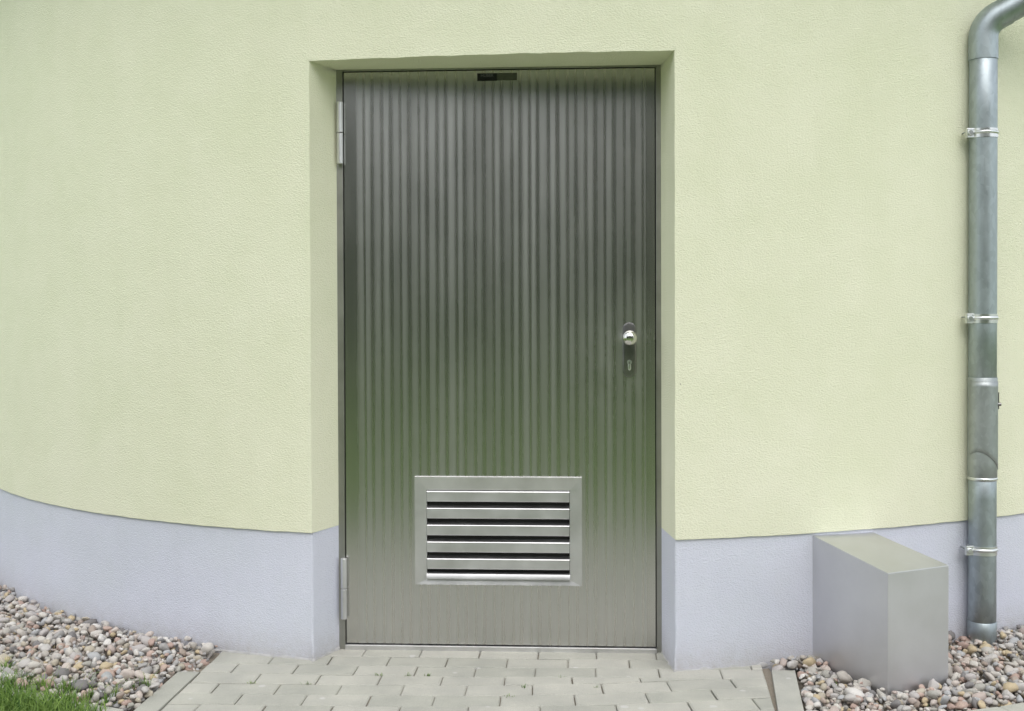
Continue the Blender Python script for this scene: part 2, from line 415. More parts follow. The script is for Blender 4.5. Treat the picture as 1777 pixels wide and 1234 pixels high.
# ------------------------------------------------------------------ paving
def clip(poly, a, b, c):
    """keep a*x+b*y<=c"""
    out = []
    for i in range(len(poly)):
        p, q = poly[i], poly[(i+1) % len(poly)]
        dp = a*p[0]+b*p[1]-c; dq = a*q[0]+b*q[1]-c
        if dp <= 0: out.append(p)
        if dp*dq < 0:
            t = dp/(dp-dq); out.append((p[0]+(q[0]-p[0])*t, p[1]+(q[1]-p[1])*t))
    res = []
    for p in out:
        if not res or math.hypot(p[0]-res[-1][0], p[1]-res[-1][1]) > .002: res.append(p)
    if len(res) > 1 and math.hypot(res[0][0]-res[-1][0], res[0][1]-res[-1][1]) < .002: res.pop()
    return res
def area(p): return abs(sum(p[i][0]*p[(i+1) % len(p)][1]-p[(i+1) % len(p)][0]*p[i][1] for i in range(len(p))))/2
def stone_geo(poly, z, tilt=None, ch=.004, depth=.06):
    if sum(poly[i][0]*poly[(i+1) % len(poly)][1]-poly[(i+1) % len(poly)][0]*poly[i][1] for i in range(len(poly))) < 0: poly = poly[::-1]
    cx = sum(p[0] for p in poly)/len(poly); cy = sum(p[1] for p in poly)/len(poly); n = len(poly)
    tx, ty = tilt or (0, 0)
    def zz(x, y): return z+(x-cx)*tx+(y-cy)*ty
    ins = []
    for p in poly:
        d = math.hypot(p[0]-cx, p[1]-cy); k = max(.3, 1-ch*1.4/d); ins.append((cx+(p[0]-cx)*k, cy+(p[1]-cy)*k))
    v = [(p[0], p[1], z-depth) for p in poly]+[(p[0], p[1], zz(*p)-ch*.8) for p in poly]+[(p[0], p[1], zz(*p)) for p in ins]
    f = [(i, (i+1) % n, (i+1) % n+n, i+n) for i in range(n)]+[(i+n, (i+1) % n+n, (i+1) % n+2*n, i+2*n) for i in range(n)]
    f.append(tuple(range(2*n, 3*n)))
    return v, f, (cx, cy, z)
paving = tag(polymesh('paving', [(-1.06, -2.15), (.92, -2.15), (.92, -.17), (.60, -.04), (-.60, -.04), (-1.0, .02), (-1.06, -.05)], -.0105, M_sand), kind='structure')

def wave(x, y): return .0022*math.sin(2.1*x+1.3*y)+.0018*math.sin(5.3*y-2.7*x)
pav_list = []
def heading(x):
    t = min(1, max(0, (x+.1)/.75)); t = t*t*(3-2*t); return R(1.2+10.5*t)
# base curve for bent rows
bx = [-1.3]; by = [0.]   # x of the row's start
while bx[-1] < 1.4:
    a = heading(bx[-1]); bx.append(bx[-1]+.01*math.cos(a)); by.append(by[-1]+.01*math.sin(a))
bx = np.array(bx); by = np.array(by); bs_ = np.arange(len(bx))*.01
y_at0 = float(np.interp(-.6, bx, by))
def rowpt(s, w):
    """s along the row, w distance below the base row"""
    x = float(np.interp(s, bs_, bx)); y = float(np.interp(s, bs_, by))-y_at0; a = heading(x)
    return (x+w*math.sin(a)*.55, y-w)
J = .0032
STRAIGHT = 3
ROW0 = -.086
def add_paver(poly, mat_kind='p'):
    for (a, b, c) in CL:
        poly = clip(poly, a, b, c)
        if len(poly) < 3: return
    if area(poly) < .0011: return
    pav_list.append(poly)
for k in range(21):
    y1 = ROW0-.1*k; y0 = y1-.1
    L = .203
    offx = (.0 if k % 2 else .5)*L+random.uniform(0, .010)
    if k < STRAIGHT:
        x = -.985-offx
        while x < .95:
            l = L*random.uniform(.985, 1.03)
            j = J*random.uniform(.6, 1.35)
            CL = [(-1, 0, .985), (1, -.065, .908)]
            add_paver([(x+j, y0+J*1.05), (x+l, y0+J*1.05), (x+l+random.uniform(-.001, .001), y1), (x+j, y1)])
            x += l
    else:
        s = .313-offx; w1 = -(ROW0-.1*k); w0 = w1+.1
        ylim = ROW0-.1*STRAIGHT
        while True:
            l = L*random.uniform(.985, 1.03); j = J*random.uniform(.6, 1.5)
            p = [rowpt(s+j, w0-J*1.05), rowpt(s+l, w0-J*1.05), rowpt(s+l, w1), rowpt(s+j, w1)]
            if p[0][0] > .93: break
            CL = [(-1, 0, .985), (1, -.065, .908), (0, 1, ylim), (0, -1, 2.11)]
            add_paver(p); s += l
# wall side fill rows behind row 0 at the left and right of the recess
for x in (-.985, -.78, ):
    CL = []
    add_paver([(x+J, ROW0+J), (x+.203, ROW0+J), (x+.203, ROW0+.09), (x+J, ROW0+.09)])
CL = []
# kerbs
kerbs = []
def strip(pts_in, pts_out, out): out.append([pts_in[0], pts_in[1], pts_out[1], pts_out[0]])
yk = -.372
lens = [.50, .50, .50, .30]
y = yk
for l in lens:
    kerbs.append([(-1.062, y), (-.989, y), (-.989, y-l+.004), (-1.062, y-l+.004)]); y -= l
y = -.285
def kx(y): return .914+(-y-.29)*-.115
for l in (.42, .5, .5, .40):
    kerbs.append([(kx(y)+.004, y), (kx(y)+.082, y+.004), (kx(y-l)+.082, y-l+.004), (kx(y-l)+.004, y-l+.004)]); y -= l
# ring path round the right of the building: border course, then stretcher courses
ring = []
path_right = tag(polymesh('path', arcpts(cr_, Rr+GR-.004, R(-74), R(-20), 50)+arcpts(cr_, Rr+GR+1.35, R(-20), R(-74), 50), -.0145, M_sand), kind='structure')
for k in range(13):
    r0 = Rr+GR+.1*k+(0 if k else 0); r1 = r0+.1-.004
    ln = .203 if k else .165
    da = ln/(r0+.05)
    a = R(-73)+(.5*da if k % 2 else 0)
    while a < R(-40 if k < 7 else -46):
        q = [(cr_[0]+rr*math.cos(aa), cr_[1]+rr*math.sin(aa)) for rr, aa in ((r0, a+.0008), (r1, a+.0008), (r1, a+da), (r0, a+da))]
        q = clip(q, -1, 0, -1.0 if min(p[1] for p in q) > -2.1 else -1.0)
        if len(q) >= 3 and area(q) > .002: ring.append(q)
        a += da
# mowing edge on the left: concrete slabs between gravel and lawn
edge_l = []
a = aLe-.012
while a > R(-165):
    da = .25/(Rl+GL); edge_l.append([(cl_[0]+rr*math.cos(aa), cl_[1]+rr*math.sin(aa)) for rr, aa in ((Rl+GL-.0, a), (Rl+GL+.075, a), (Rl+GL+.075, a-da+.003), (Rl+GL-.0, a-da+.003))]); a -= da

def lay(polys, parent, mat, name, limit, zoff=0.0, vis=None):
    polys = sorted(polys, key=lambda p: (sum(q[0] for q in p)/len(p)-.28)**2+(sum(q[1] for q in p)/len(p)+1.2)**2)
    rest = G(); n = 0
    for p in polys:
        cx = sum(q[0] for q in p)/len(p); cy = sum(q[1] for q in p)/len(p)
        z = zoff+wave(cx, cy)+random.uniform(-.0013, .0013)
        v, f, org = stone_geo(p, z, (random.uniform(-.008, .008), random.uniform(-.012, .012)))
        if n < limit: mesh(name, v, f, mat, parent, None, org)
        else: rest.add(v, f)
        n += 1
    if rest.v: tag(rest.obj('far_pavers', mat, parent), kind='stuff')
lay(pav_list, paving, M_paver, 'paver', 225)
lay(kerbs, paving, M_kerb, 'kerb_stone', 99)
lay(ring, path_right, M_paver, 'paver', 72, zoff=.002)
lay(edge_l, gravel_left, M_kerb, 'edging_slab', 99, zoff=-.002)

# ------------------------------------------------------------------ building
bld = empty('round_building', (0, 2.6, 0))
tag(bld, 'small round building with pale yellow rendered wall above a blue-grey plinth', 'building')

def wall_loop(off, taper=0.0, rin=None):
    """closed ring of points, counter-clockwise from the right inner recess corner round to the left one"""
    line = offs(open_line, off)
    lc = (LC[0]+off*.9*0, line[-1][1]); rc = (RC[0], line[0][1])
    line[0] = (RC[0]+.0, line[0][1]); line[-1] = (LC[0]-.0, line[-1][1])
    return [IR]+line+[IL]

def ribbon(g, loop_z, closed=False):
    """loop_z: list of (points, z) rows; quads between"""
    n = len(loop_z[0][0]); base = len(g.v)
    for pts, z in loop_z:
        for p in pts: g.v.append((p[0], p[1], z))
    for r in range(len(loop_z)-1):
        for i in range(n-(0 if closed else 1)):
            a = base+r*n+i; b = base+r*n+(i+1) % n
            g.f.append((a, b, b+n, a+n))

def jit(loop, z, amp=.0012):
    out = list(loop)
    for idx, sg in ((1, 1), (len(loop)-2, 2)):
        dx = noise.noise(Vector((z*9, sg*7.3, 0)))*amp*1.2; dy = noise.noise(Vector((z*11, sg*3.1, 5)))*amp
        out[idx] = (loop[idx][0]+dx, loop[idx][1]+dy)
    return out
# yellow render (stands 9 mm proud of the plinth)
g = G(); WL = wall_loop(0.0)
zs = [Z_PL+i*(Z_LINTEL-Z_PL)/54 for i in range(55)]
ribbon(g, [(jit(WL, z), z) for z in zs])
def edge_dz(x, y): return .0016*noise.noise(Vector((x*14, y*14, 1.7)))+.0012*noise.noise(Vector((x*45, y*45, 4.2)))
for i in range(1, len(WL)-1):
    v = g.v[i]; g.v[i] = (v[0], v[1], v[2]+edge_dz(v[0], v[1]))
# above the lintel: the facade closes with a gently bowed strip between the two corners
NB = 48
bow = []
for i in range(NB+1):
    t = i/NB; x = LC[0]+(RC[0]-LC[0])*t; yb = WL[-2][1]+(WL[1][1]-WL[-2][1])*t-.018*4*t*(1-t); bow.append((x, yb))
line = WL[1:-1]
full = line[:-1]+bow[:-1]
def jl(pts, z, k):   # ragged lintel edge
    out = []
    for i, p in enumerate(pts): out.append(p)
    return out
base = len(g.v)
zz = [Z_LINTEL]+[Z_LINTEL+.014, Z_LINTEL+.05, Z_LINTEL+.3, Z_LINTEL+.6, Z_TOP]
ribbon(g, [(full, z) for z in zz], closed=True)
# ragged lintel edge: shift bowed strip's bottom vertices a touch in z
nfull = len(full); nline = len(line)-1
for i in range(NB):
    idx = base+nline+i
    v = g.v[idx]; g.v[idx] = (v[0], v[1], v[2]+math.sin(math.pi*i/NB)**.4*noise.noise(Vector((v[0]*16, 2.2, 0)))*.004)
# lintel underside
under = [g.v[base+nline+i] for i in range(NB)]+[g.v[base]]
b2 = len(g.v)
for p in under: g.v.append(p)
m2 = len(under)
for i, p in enumerate(under):
    t = i/(m2-1); g.v.append((IL[0]+(IR[0]-IL[0])*t, IL[1], Z_LINTEL))
for i in range(m2-1): g.f.append((b2+i, b2+m2+i, b2+m2+i+1, b2+i+1))
# lower return edge of the yellow render (drip lip)
PLn = wall_loop(-.007)
b3 = len(g.v)
for i, p in enumerate(jit(WL, Z_PL)): g.v.append((p[0], p[1], Z_PL+(edge_dz(p[0], p[1]) if 0 < i < len(WL)-1 else 0)))
for p in wall_loop(-.025): g.v.append((p[0], p[1], Z_PL+.001))
nn = len(WL)
for i in range(nn-1): g.f.append((b3+i, b3+nn+i, b3+nn+i+1, b3+i+1))
wall = g.obj('wall', M_yellow, bld)
bm = bmesh.new(); bm.from_mesh(wall.data); bmesh.ops.remove_doubles(bm, verts=bm.verts, dist=.0004)
bm.to_mesh(wall.data); bm.free()
wall.data.polygons.foreach_set('use_smooth', [True]*len(wall.data.polygons)); wall.data.set_sharp_from_angle(angle=R(38))
bv = wall.modifiers.new('bevel', 'BEVEL'); bv.width = .005; bv.segments = 2; bv.limit_method = 'ANGLE'; bv.angle_limit = R(38)

# plinth
g = G(); zs = [-.2, -.02]+[.0+i*.0419 for i in range(1, 11)]+[Z_PL+.0005]
def plinth_loop(z):
    L_ = list(PLn); k = 0.0
    if z < .03: k = .004
    out = jit(L_, z, .002)
    # recess corners bulge a little near the ground, as trowelled by hand
    if z < .05:
        out[1] = (out[1][0]-.003, out[1][1]-.008); out[-2] = (out[-2][0]+.004, out[-2][1]-.012)
    return out
ribbon(g, [(plinth_loop(z), z) for z in zs])
plinth = g.obj('plinth', M_plinth, bld, smooth=38)
bv = plinth.modifiers.new('bevel', 'BEVEL'); bv.width = .006; bv.segments = 2; bv.limit_method = 'ANGLE'; bv.angle_limit = R(38)

# mortar smear along the wall foot either side of the recess
def mortar(pts, seed):
    g = G(); n = len(pts); rows = 4
    for i, p in enumerate(pts):
        a = pts[max(i-1, 0)]; b = pts[min(i+1, n-1)]; t = Vector((b[0]-a[0], b[1]-a[1])).normalized(); nx, ny = t.y, -t.x
        w = .003+.009*max(0, noise.noise(Vector((i*.33, seed, 0)))+.15); h = .003+.014*max(0, noise.noise(Vector((i*.24, seed+9, 0)))+.12)
        for r in range(rows):
            q = r/(rows-1); g.v.append((p[0]+nx*w*math.sin(q*1.57)-nx*.002, p[1]+ny*w*math.sin(q*1.57)-ny*.002, .001+h*math.cos(q*1.57)-.004*(q == 1)))
    for i in range(n-1):
        for r in range(rows-1): a = i*rows+r; g.f.append((a, a+1, a+rows+1, a+rows))
    return g
def dense(pts, step=.008):
    out = []
    for a, b in zip(pts[:-1], pts[1:]):
        n = max(1, int(math.hypot(b[0]-a[0], b[1]-a[1])/step))
        out += [(a[0]+(b[0]-a[0])*i/n, a[1]+(b[1]-a[1])*i/n) for i in range(n)]
    return out+[pts[-1]]
PF = plinth_loop(0.0)
lp = [p for p in PF[-60:] if p[0] > -1.05]; rp = [p for p in PF[:40] if p[0] < .92]
mortar(dense(lp), 1).obj('mortar_edge', M_mortar, plinth, smooth=180)
mortar(dense(rp), 4).obj('mortar_edge', M_mortar, plinth, smooth=180)

# roof, soffit and gutter above the picture
closed_line = full
def offc(pts, d):
    out = []; n = len(pts)
    for i, p in enumerate(pts):
        a = pts[i-1]; b = pts[(i+1) % n]; t = Vector((b[0]-a[0], b[1]-a[1])).normalized(); out.append((p[0]+t.y*d, p[1]-t.x*d))
    return out
g = G(); o1 = offc(full, .26)
ribbon(g, [(offc(full, -.02), Z_TOP-.01), (o1, Z_TOP-.01), (o1, Z_TOP+.16)], closed=True)
g.obj('soffit', M_soffit, bld, smooth=30)
g = G(); cxy = (sum(p[0] for p in full)/len(full), sum(p[1] for p in full)/len(full))
o2 = offc(full, .30); ribbon(g, [(o2, Z_TOP+.14), (o2, Z_TOP+.18)], closed=True)
b = len(g.v)-len(o2); g.v.append((cxy[0], cxy[1], Z_TOP+1.15)); ap = len(g.v)-1
for i in range(len(o2)): g.f.append((b+i, b+(i+1) % len(o2), ap))
g.obj('roof', M_roof, bld, smooth=30)
g = G(); o3 = offc(full, .265); prof = [(0.0, .13), (.0, .06), (.03, .02), (.07, .005), (.11, .02), (.135, .06), (.135, .13), (.130, .13), (.128, .06), (.105, .026), (.07, .012), (.034, .026), (.006, .062), (.006, .13)]
ribbon(g, [(offc(full, .265+a), Z_TOP+b-.01) for a, b in prof], closed=True)
g.obj('gutter', M_zinc, bld, smooth=40)

# ------------------------------------------------------------------ door
DY = -.098
door = empty('steel_door', (0, DY, 0))
tag(door, 'closed stainless steel door with vertical stripes and a louvred vent near its foot', 'door')
LX0, LX1, LZ0, LZ1 = -.5475, .5475, .020, 2.046
# frame: jambs, head and threshold
g = G()
g.box((-.575, DY-.004, -.03), (-.5515, DY+.10, 2.062)); g.box((.5515, DY-.004, -.03), (.571, DY+.10, 2.062))
g.box((-.5515, DY-.004, 2.050), (.5515, DY+.10, 2.062))
g.obj('frame', M_frame, door, bevel=.001)
G().box((-.5515, DY-.012, -.02), (.5515, DY+.08, .0155)).obj('threshold', M_steel_light, door, bevel=.0012)
G().box((-.5515, DY+.012, .0155), (.5515, DY+.03, 2.05)).obj('gap_shade_backing', M_black, door)  # black sheet behind the leaf, so the gap round it reads as shade
# leaf with an opening for the vent
VX0, VX1, VZ0, VZ1 = -.262, .252, .250, .572
g = G(); yF = DY; yB = DY+.010
def quad(g, a, b, c, d): n = len(g.v); g.v += [a, b, c, d]; g.f.append((n, n+1, n+2, n+3))
xs = [LX0, VX0, VX1, LX1]; zs_ = [LZ0, VZ0, VZ1, LZ1]; n0 = len(g.v)
for z in zs_:
    for x in xs: g.v.append((x, yF, z))
for j in range(3):
    for i in range(3):
        if i == 1 and j == 1: continue
        a = j*4+i; g.f.append((a, a+1, a+5, a+4))
# rim
for (x0, z0, x1, z1) in ((LX0, LZ0, LX1, LZ0), (LX1, LZ0, LX1, LZ1), (LX1, LZ1, LX0, LZ1), (LX0, LZ1, LX0, LZ0)):
    quad(g, (x0, yB, z0), (x1, yB, z1), (x1, yF, z1), (x0, yF, z0))
leaf = g.obj('leaf', M_door, door)
# vent
vent = G()
ox0, ox1, oz0, oz1 = -.3005, .2905, .2325, .6165; ix0, ix1, iz0, iz1 = -.258, .2475, .2515, .5685
yv = DY-.009
def mitre(g, P, Q, p, q, ya, yi):
    # outer edge P-Q, inner edge p-q; raised flat with a bevelled outer lip
    v = [(P[0], DY, P[1]), (Q[0], DY, Q[1]), (P[0], ya, P[1]), (Q[0], ya, Q[1]), (p[0], yi, p[1]), (q[0], yi, q[1]), (p[0], DY+.03, p[1]), (q[0], DY+.03, q[1])]
    g.add(v, [(0, 1, 3, 2), (2, 3, 5, 4), (4, 5, 7, 6)])
grille = G(); S = [(ox0, oz0), (ox1, oz0), (ox1, oz1), (ox0, oz1)]; s_ = [(ix0, iz0), (ix1, iz0), (ix1, iz1), (ix0, iz1)]
for i in range(4): mitre(grille, S[i], S[(i+1) % 4], s_[i], s_[(i+1) % 4], yv, yv+.0042)
vf = grille.obj('vent_frame', M_steel_light, door, bevel=.0012)
# gap line round the frame
N_SL = 5; pitch_s = .0597
top0 = iz1-.0035
slat_me = None
for k in range(N_SL):
    zt = top0-k*pitch_s
    prof = [(DY-.0065, zt), (DY-.0085, zt-.0006), (DY-.0098, zt-.0026), (DY-.0115, zt-.0352), (DY-.0102, zt-.0366), (DY-.0078, zt-.0352), (DY+.016, zt+.006), (DY+.019, zt+.0065), (DY+.0185, zt+.0095)]
    sl = G().prism(prof, ix0+.001, ix1-.001).obj('slat', M_steel_light, door, smooth=25)
    sl.parent = vf; sl.location = (0, 0, 0)
    sl.data.transform(Matrix.Translation((0, 0, 0)))
prof = [(DY-.002, .2750), (DY-.0065, .2742), (DY-.0105, .2722), (DY-.0165, .258), (DY-.0165, .2545), (DY-.008, .2535), (DY+.01, .2545), (DY+.01, .2745)]
s2 = G().prism(prof, ix0-.0005, ix1+.0005).obj('sill_slat', M_steel_light, door, smooth=25)
s2.parent = vf; s2.location = (0, 0, 0)
G().box((VX0, DY+.0225, VZ0), (VX1, DY+.06, VZ1)).obj('vent_shade_backing', M_dark, vf)  # added dark block; its colour makes the shade between the slats
bpy.data.objects['vent_shade_backing'].location = (0, 0, 0)

# hinges
def hinge(z0, z1, x):
    g = G(); g.box((x-.012, DY-.008, z0+.004), (x+.006, DY, z1-.004)); h = g.obj('hinge', M_steel, door, bevel=.001)
    zm = (z0+z1)/2
    for a, b in ((z0, zm-.0015), (zm+.0015, z1)):
        k = G().tube([(x, DY-.019, a), (x, DY-.019, a+.0015), (x, DY-.019, b-.0015), (x, DY-.019, b)], [.0098, .0112, .0112, .0098], 20).obj('knuckle', M_steel_light, h, smooth=40)
        k.location = (0, 0, 0)
hinge(1.722, 1.940, -.5585); hinge(.110, .326, -.5525)

# lock plate with knob and cylinder
def pill(cx, zc, w, h, y0, y1, inset=0, n=14):
    r = w/2; pts = []
    for i in range(n+1): a = math.pi*i/n; pts.append((cx+r*math.cos(a), zc+h/2-r+r*math.sin(a)))
    for i in range(n+1): a = math.pi+math.pi*i/n; pts.append((cx+r*math.cos(a), zc-h/2+r+r*math.sin(a)))
    m_ = len(pts); k = .0015
    v = [(p[0], y0, p[1]) for p in pts]+[(p[0], y1+k, p[1]) for p in pts]+[(cx+(p[0]-cx)*(1-k/r), y1, zc+(p[1]-zc)*(1-k/r)) for p in pts]
    f = [(i, (i+1) % m_, (i+1) % m_+m_, i+m_) for i in range(m_)]+[(i+m_, (i+1) % m_+m_, (i+1) % m_+2*m_, i+2*m_) for i in range(m_)]+[tuple(range(2*m_, 3*m_))]
    return G().add(v, f)
KX = .4575
plate = pill(KX, 1.063, .047, .192, DY, DY-.010).obj('lock_plate', M_plate, door, smooth=40)
prof = [(0, .013), (.010, .0125), (.022, .0125), (.030, .017), (.036, .0225), (.044, .0255), (.053, .0250), (.060, .0205), (.0645, .012), (.066, .003)]
kn = G().tube([(KX, DY-.008-p[0], 1.106) for p in prof], [p[1] for p in prof], 32).obj('knob', M_knob, plate, smooth=50); kn.location = (0, 0, 0)
cy_ = G(); cy_.add(*(lambda P: (P.v, P.f))(pill(KX, 1.0085, .0105, .034, DY-.008, DY-.0125, n=8)))
ring_ = G().tube([(KX, DY-.008, 1.020), (KX, DY-.0128, 1.020)], [.0088, .0082], 20)
cy_.add(ring_.v, ring_.f)
c_ = cy_.obj('lock_cylinder', M_clamp, plate, smooth=40); c_.location = (0, 0, 0)
kh = G().add(*(lambda P: (P.v, P.f))(pill(KX, 1.018, .0040, .013, DY-.012, DY-.0134, n=6))).obj('keyhole', M_black, plate); kh.location = (0, 0, 0)

# maker's label at the head of the leaf
nl = G().box((-.073, DY-.0008, 2.0095), (-.004, DY-.00001, 2.0365)).obj('name_label', M_label, door)
G().box((-.004, DY-.0007, 2.0105), (.067, DY-.00001, 2.0365)).obj('type_label', M_label2, door)
def text(body, size, x, z, y, mat, name, parent):
    cu = bpy.data.curves.new(name, 'FONT'); cu.body = body; cu.size = size; cu.extrude = .0001; cu.align_x = 'CENTER'; cu.offset = .0004
    to = bpy.data.objects.new(name, cu); COL.objects.link(to)
    dg = bpy.context.evaluated_depsgraph_get(); me = bpy.data.meshes.new_from_object(to.evaluated_get(dg))
    bpy.data.objects.remove(to); me.materials.clear(); me.materials.append(mat)
    me.transform(Matrix.Rotation(R(90), 4, 'X')); o = bpy.data.objects.new(name, me); COL.objects.link(o)
    o.parent = parent; o.location = Vector((x, y, z))-wloc(parent); return o
text('HUBER', .0145, -.0385, 2.0235, DY-.0010, M_ink, 'lettering', nl)

# ------------------------------------------------------------------ downpipe
PX, PY, PR = 1.7215, .056, .0478
nrm = Vector((PX-cr_[0], PY-cr_[1])).normalized()              # away from the wall
pipe = empty('downpipe', (PX, PY, 0))
tag(pipe, 'galvanised zinc rainwater downpipe with a bend at its top, beside the steel box', 'downpipe')
def ring_pts(z): return (PX, PY, z)
def pt(z0, z1, r, name, mat, lip=True):
    zs = [z0, z0+.0015]+[z0+(z1-z0)*i/6 for i in range(1, 6)]+[z1-.0015, z1]; rr = [r-.0012, r]+[r]*5+[r, r-.0012]
    return G().tube([ring_pts(z) for z in zs], rr, 48).obj(name, mat, pipe, smooth=40)
pt(.082, .600, PR, 'lower_pipe', M_zinc)
pt(.598, .958, PR+.0022, 'inspection_section', M_zinc_dull)
pt(.956, 2.092, PR, 'upper_pipe', M_zinc)
# foot: wider sleeve that narrows into the gravel
G().tube([ring_pts(z) for z in (-.06, -.02, .01, .03, .084, .086)], [.034, .036, .043, PR+.0012, PR+.0022, PR], 48).obj('foot_socket', M_zinc, pipe, smooth=60)
# bead above the clamp
G().tube([ring_pts(z) for z in (.590, .593, .597, .601, .604)], [PR+.0005, PR+.0035, PR+.0045, PR+.0035, PR+.0005], 48).obj('bead', M_clamp, pipe, smooth=60)
# bend
d_out = Vector((.86, -.22, .46)).normalized(); pts = [Vector(ring_pts(2.088)), Vector(ring_pts(2.165))]
bend_r = .085; upv = Vector((0, 0, 1)); th = math.acos(d_out.z); axis_out = Vector((d_out.x, d_out.y, 0)).normalized()
st = pts[-1]
for i in range(1, 15):
    a = th*i/14; pts.append(st+axis_out*bend_r*(1-math.cos(a))+upv*bend_r*math.sin(a))
pts.append(pts[-1]+d_out*.035)
G().tube(pts, [PR+.0022]*len(pts), 48).obj('bend', M_zinc, pipe, smooth=40)
e0 = pts[-1]; gut_z = Z_TOP+.0
tt = (gut_z-.20-e0.z)/d_out.z
G().tube([e0-d_out*.02, e0+d_out*.3, e0+d_out*tt*.6], PR, 48).obj('swan_neck', M_zinc, pipe, smooth=40)
e1 = e0+d_out*tt*.6
G().tube([e1-d_out*.02, e1+d_out*.06+Vector((0, 0, .02)), e1+d_out*.09+Vector((0, 0, .07)), e1+d_out*.09+Vector((0, 0, gut_z-e1.z))], PR+.001, 48).obj('outlet_pipe', M_zinc, pipe, smooth=40)
# inspection flap: curved plate on the pipe front
g = G(); nA = 22; nZ = 14
for j in range(nZ+1):
    for i in range(nA+1):
        u = i/nA; a = R(-165)+R(160)*u; zt = .945; zb = .66+.035*math.cos((u-.25)*math.pi*1.2)
        z = zt+(zb-zt)*j/nZ; r = PR+.0038
        g.v.append((PX+r*math.cos(a), PY+r*math.sin(a), z))
for j in range(nZ):
    for i in range(nA): a = j*(nA+1)+i; g.f.append((a, a+nA+1, a+nA+2, a+1))
fl = g.obj('inspection_flap', M_zinc_dull, pipe, smooth=40); so = fl.modifiers.new('solid', 'SOLIDIFY'); so.thickness = .0008; so.offset = -1
q = G().tube([(PX+.046, PY-.012, .862), (PX+.060, PY-.016, .862)], [.007, .006], 14)
q.add(*(lambda b: (b.v, b.f))(G().box((PX+.046, PY-.016, .845), (PX+.0525, PY-.009, .905))))
q.obj('flap_catch', M_plate, fl, smooth=40).location = (0, 0, 0)
def clamp(z, tiltz=0):
    r = PR+.0016
    zs = [z-.016, z-.016, z-.004, z-.0015, z+.002, z+.0055, z+.008, z+.0160, z+.0160]
    rr = [r-.002, r+.001, r+.001, r+.0035, r+.0045, r+.0035, r+.001, r+.001, r-.002]
    c = G().tube([ring_pts(q) for q in zs], rr, 48, cap=False).obj('pipe_clamp', M_clamp, pipe, smooth=40)
    # lug and screw on the left, pin into the wall
    side = Vector((-.93, -.36, 0)).normalized()
    b = Vector(ring_pts(z))+side*(r+.006)
    g = G().box((-.016, -.011, -.0175), (.013, .006, .0175), Matrix.Translation(b) @ Matrix.Rotation(R(8), 4, 'Z'))
    l = g.obj('clamp_lug', M_clamp, c, bevel=.002); l.location = (0, 0, 0)
    s = G().tube([b+Vector((-.002, -.008, 0)), b+Vector((-.002, -.016, 0)), b+Vector((-.002, -.0185, 0))], [.0105, .0105, .008], 16)
    s.tube([b+Vector((-.002, -.0182, 0)), b+Vector((-.002, -.0192, 0))], [.0038, .0035], 8)
    s.obj('screw', M_clamp, c, smooth=40).location = (0, 0, 0)
    wdir = Vector((-nrm.x, -nrm.y, 0)); tang = Vector((nrm.y, -nrm.x, 0))
    p0 = b+Vector((-.006, .004, .004)); G().tube([p0+Vector((-.004, 0, 0)), p0+Vector((-.010, .012, .001)), p0+Vector((-.010, .075, .001))], .0028, 10).obj('wall_pin', M_zinc_dull, c, smooth=60).location = (0, 0, 0)
for z in (1.825, 1.168, .342): clamp(z)

# ------------------------------------------------------------------ steel box
A = Vector((1.081, -.185)); Bf = Vector((1.241, -.508)); Cf = Vector((1.465, -.386)); Db = Vector((1.300, -.085))
box = empty('metal_cover_box', (1.27, -.30, 0))
tag(box, 'grey stainless steel box with a forward sloping top standing in pebbles against the plinth', 'metal box')
zb = -.06; tA, tB = .430, .379
ext = (A-Bf).normalized()*.05; A2 = A+ext; D2 = Db+(Db-Cf).normalized()*.05
kz = (tA-tB)/((A-Bf).length)
def P3(p, z): return (p.x, p.y, z)
def panel(name, pts, th=.0025, shrink=.0006):
    pts = [Vector(p) for p in pts]; c = sum(pts, Vector())/len(pts); n = (pts[1]-pts[0]).cross(pts[2]-pts[0]).normalized()
    o = [p+(c-p).normalized()*shrink for p in pts]; m_ = len(o)
    v = o+[p-n*th for p in o]
    f = [tuple(range(m_)), tuple(range(2*m_-1, m_-1, -1))]+[(i, i+m_, (i+1) % m_+m_, (i+1) % m_) for i in range(m_)]
    g = G().add(v, f); ob = g.obj(name, M_box, box, bevel=.0009, seg=2); return ob
zA2 = tB+kz*((A2-Bf).length); zD2 = tB+kz*((D2-Cf).length)
panel('front_panel', [P3(Bf, zb), P3(Cf, zb), P3(Cf, tB-.0008), P3(Bf, tB-.0008)])
panel('side_panel', [P3(A2, zb), P3(Bf, zb), P3(Bf, tB-.0008), P3(A2, zA2-.0008)])
panel('side_panel', [P3(Cf, zb), P3(D2, zb), P3(D2, zD2-.0008), P3(Cf, tB-.0008)])
panel('top_panel', [P3(Bf, tB), P3(Cf, tB), P3(D2, zD2), P3(A2, zA2)])

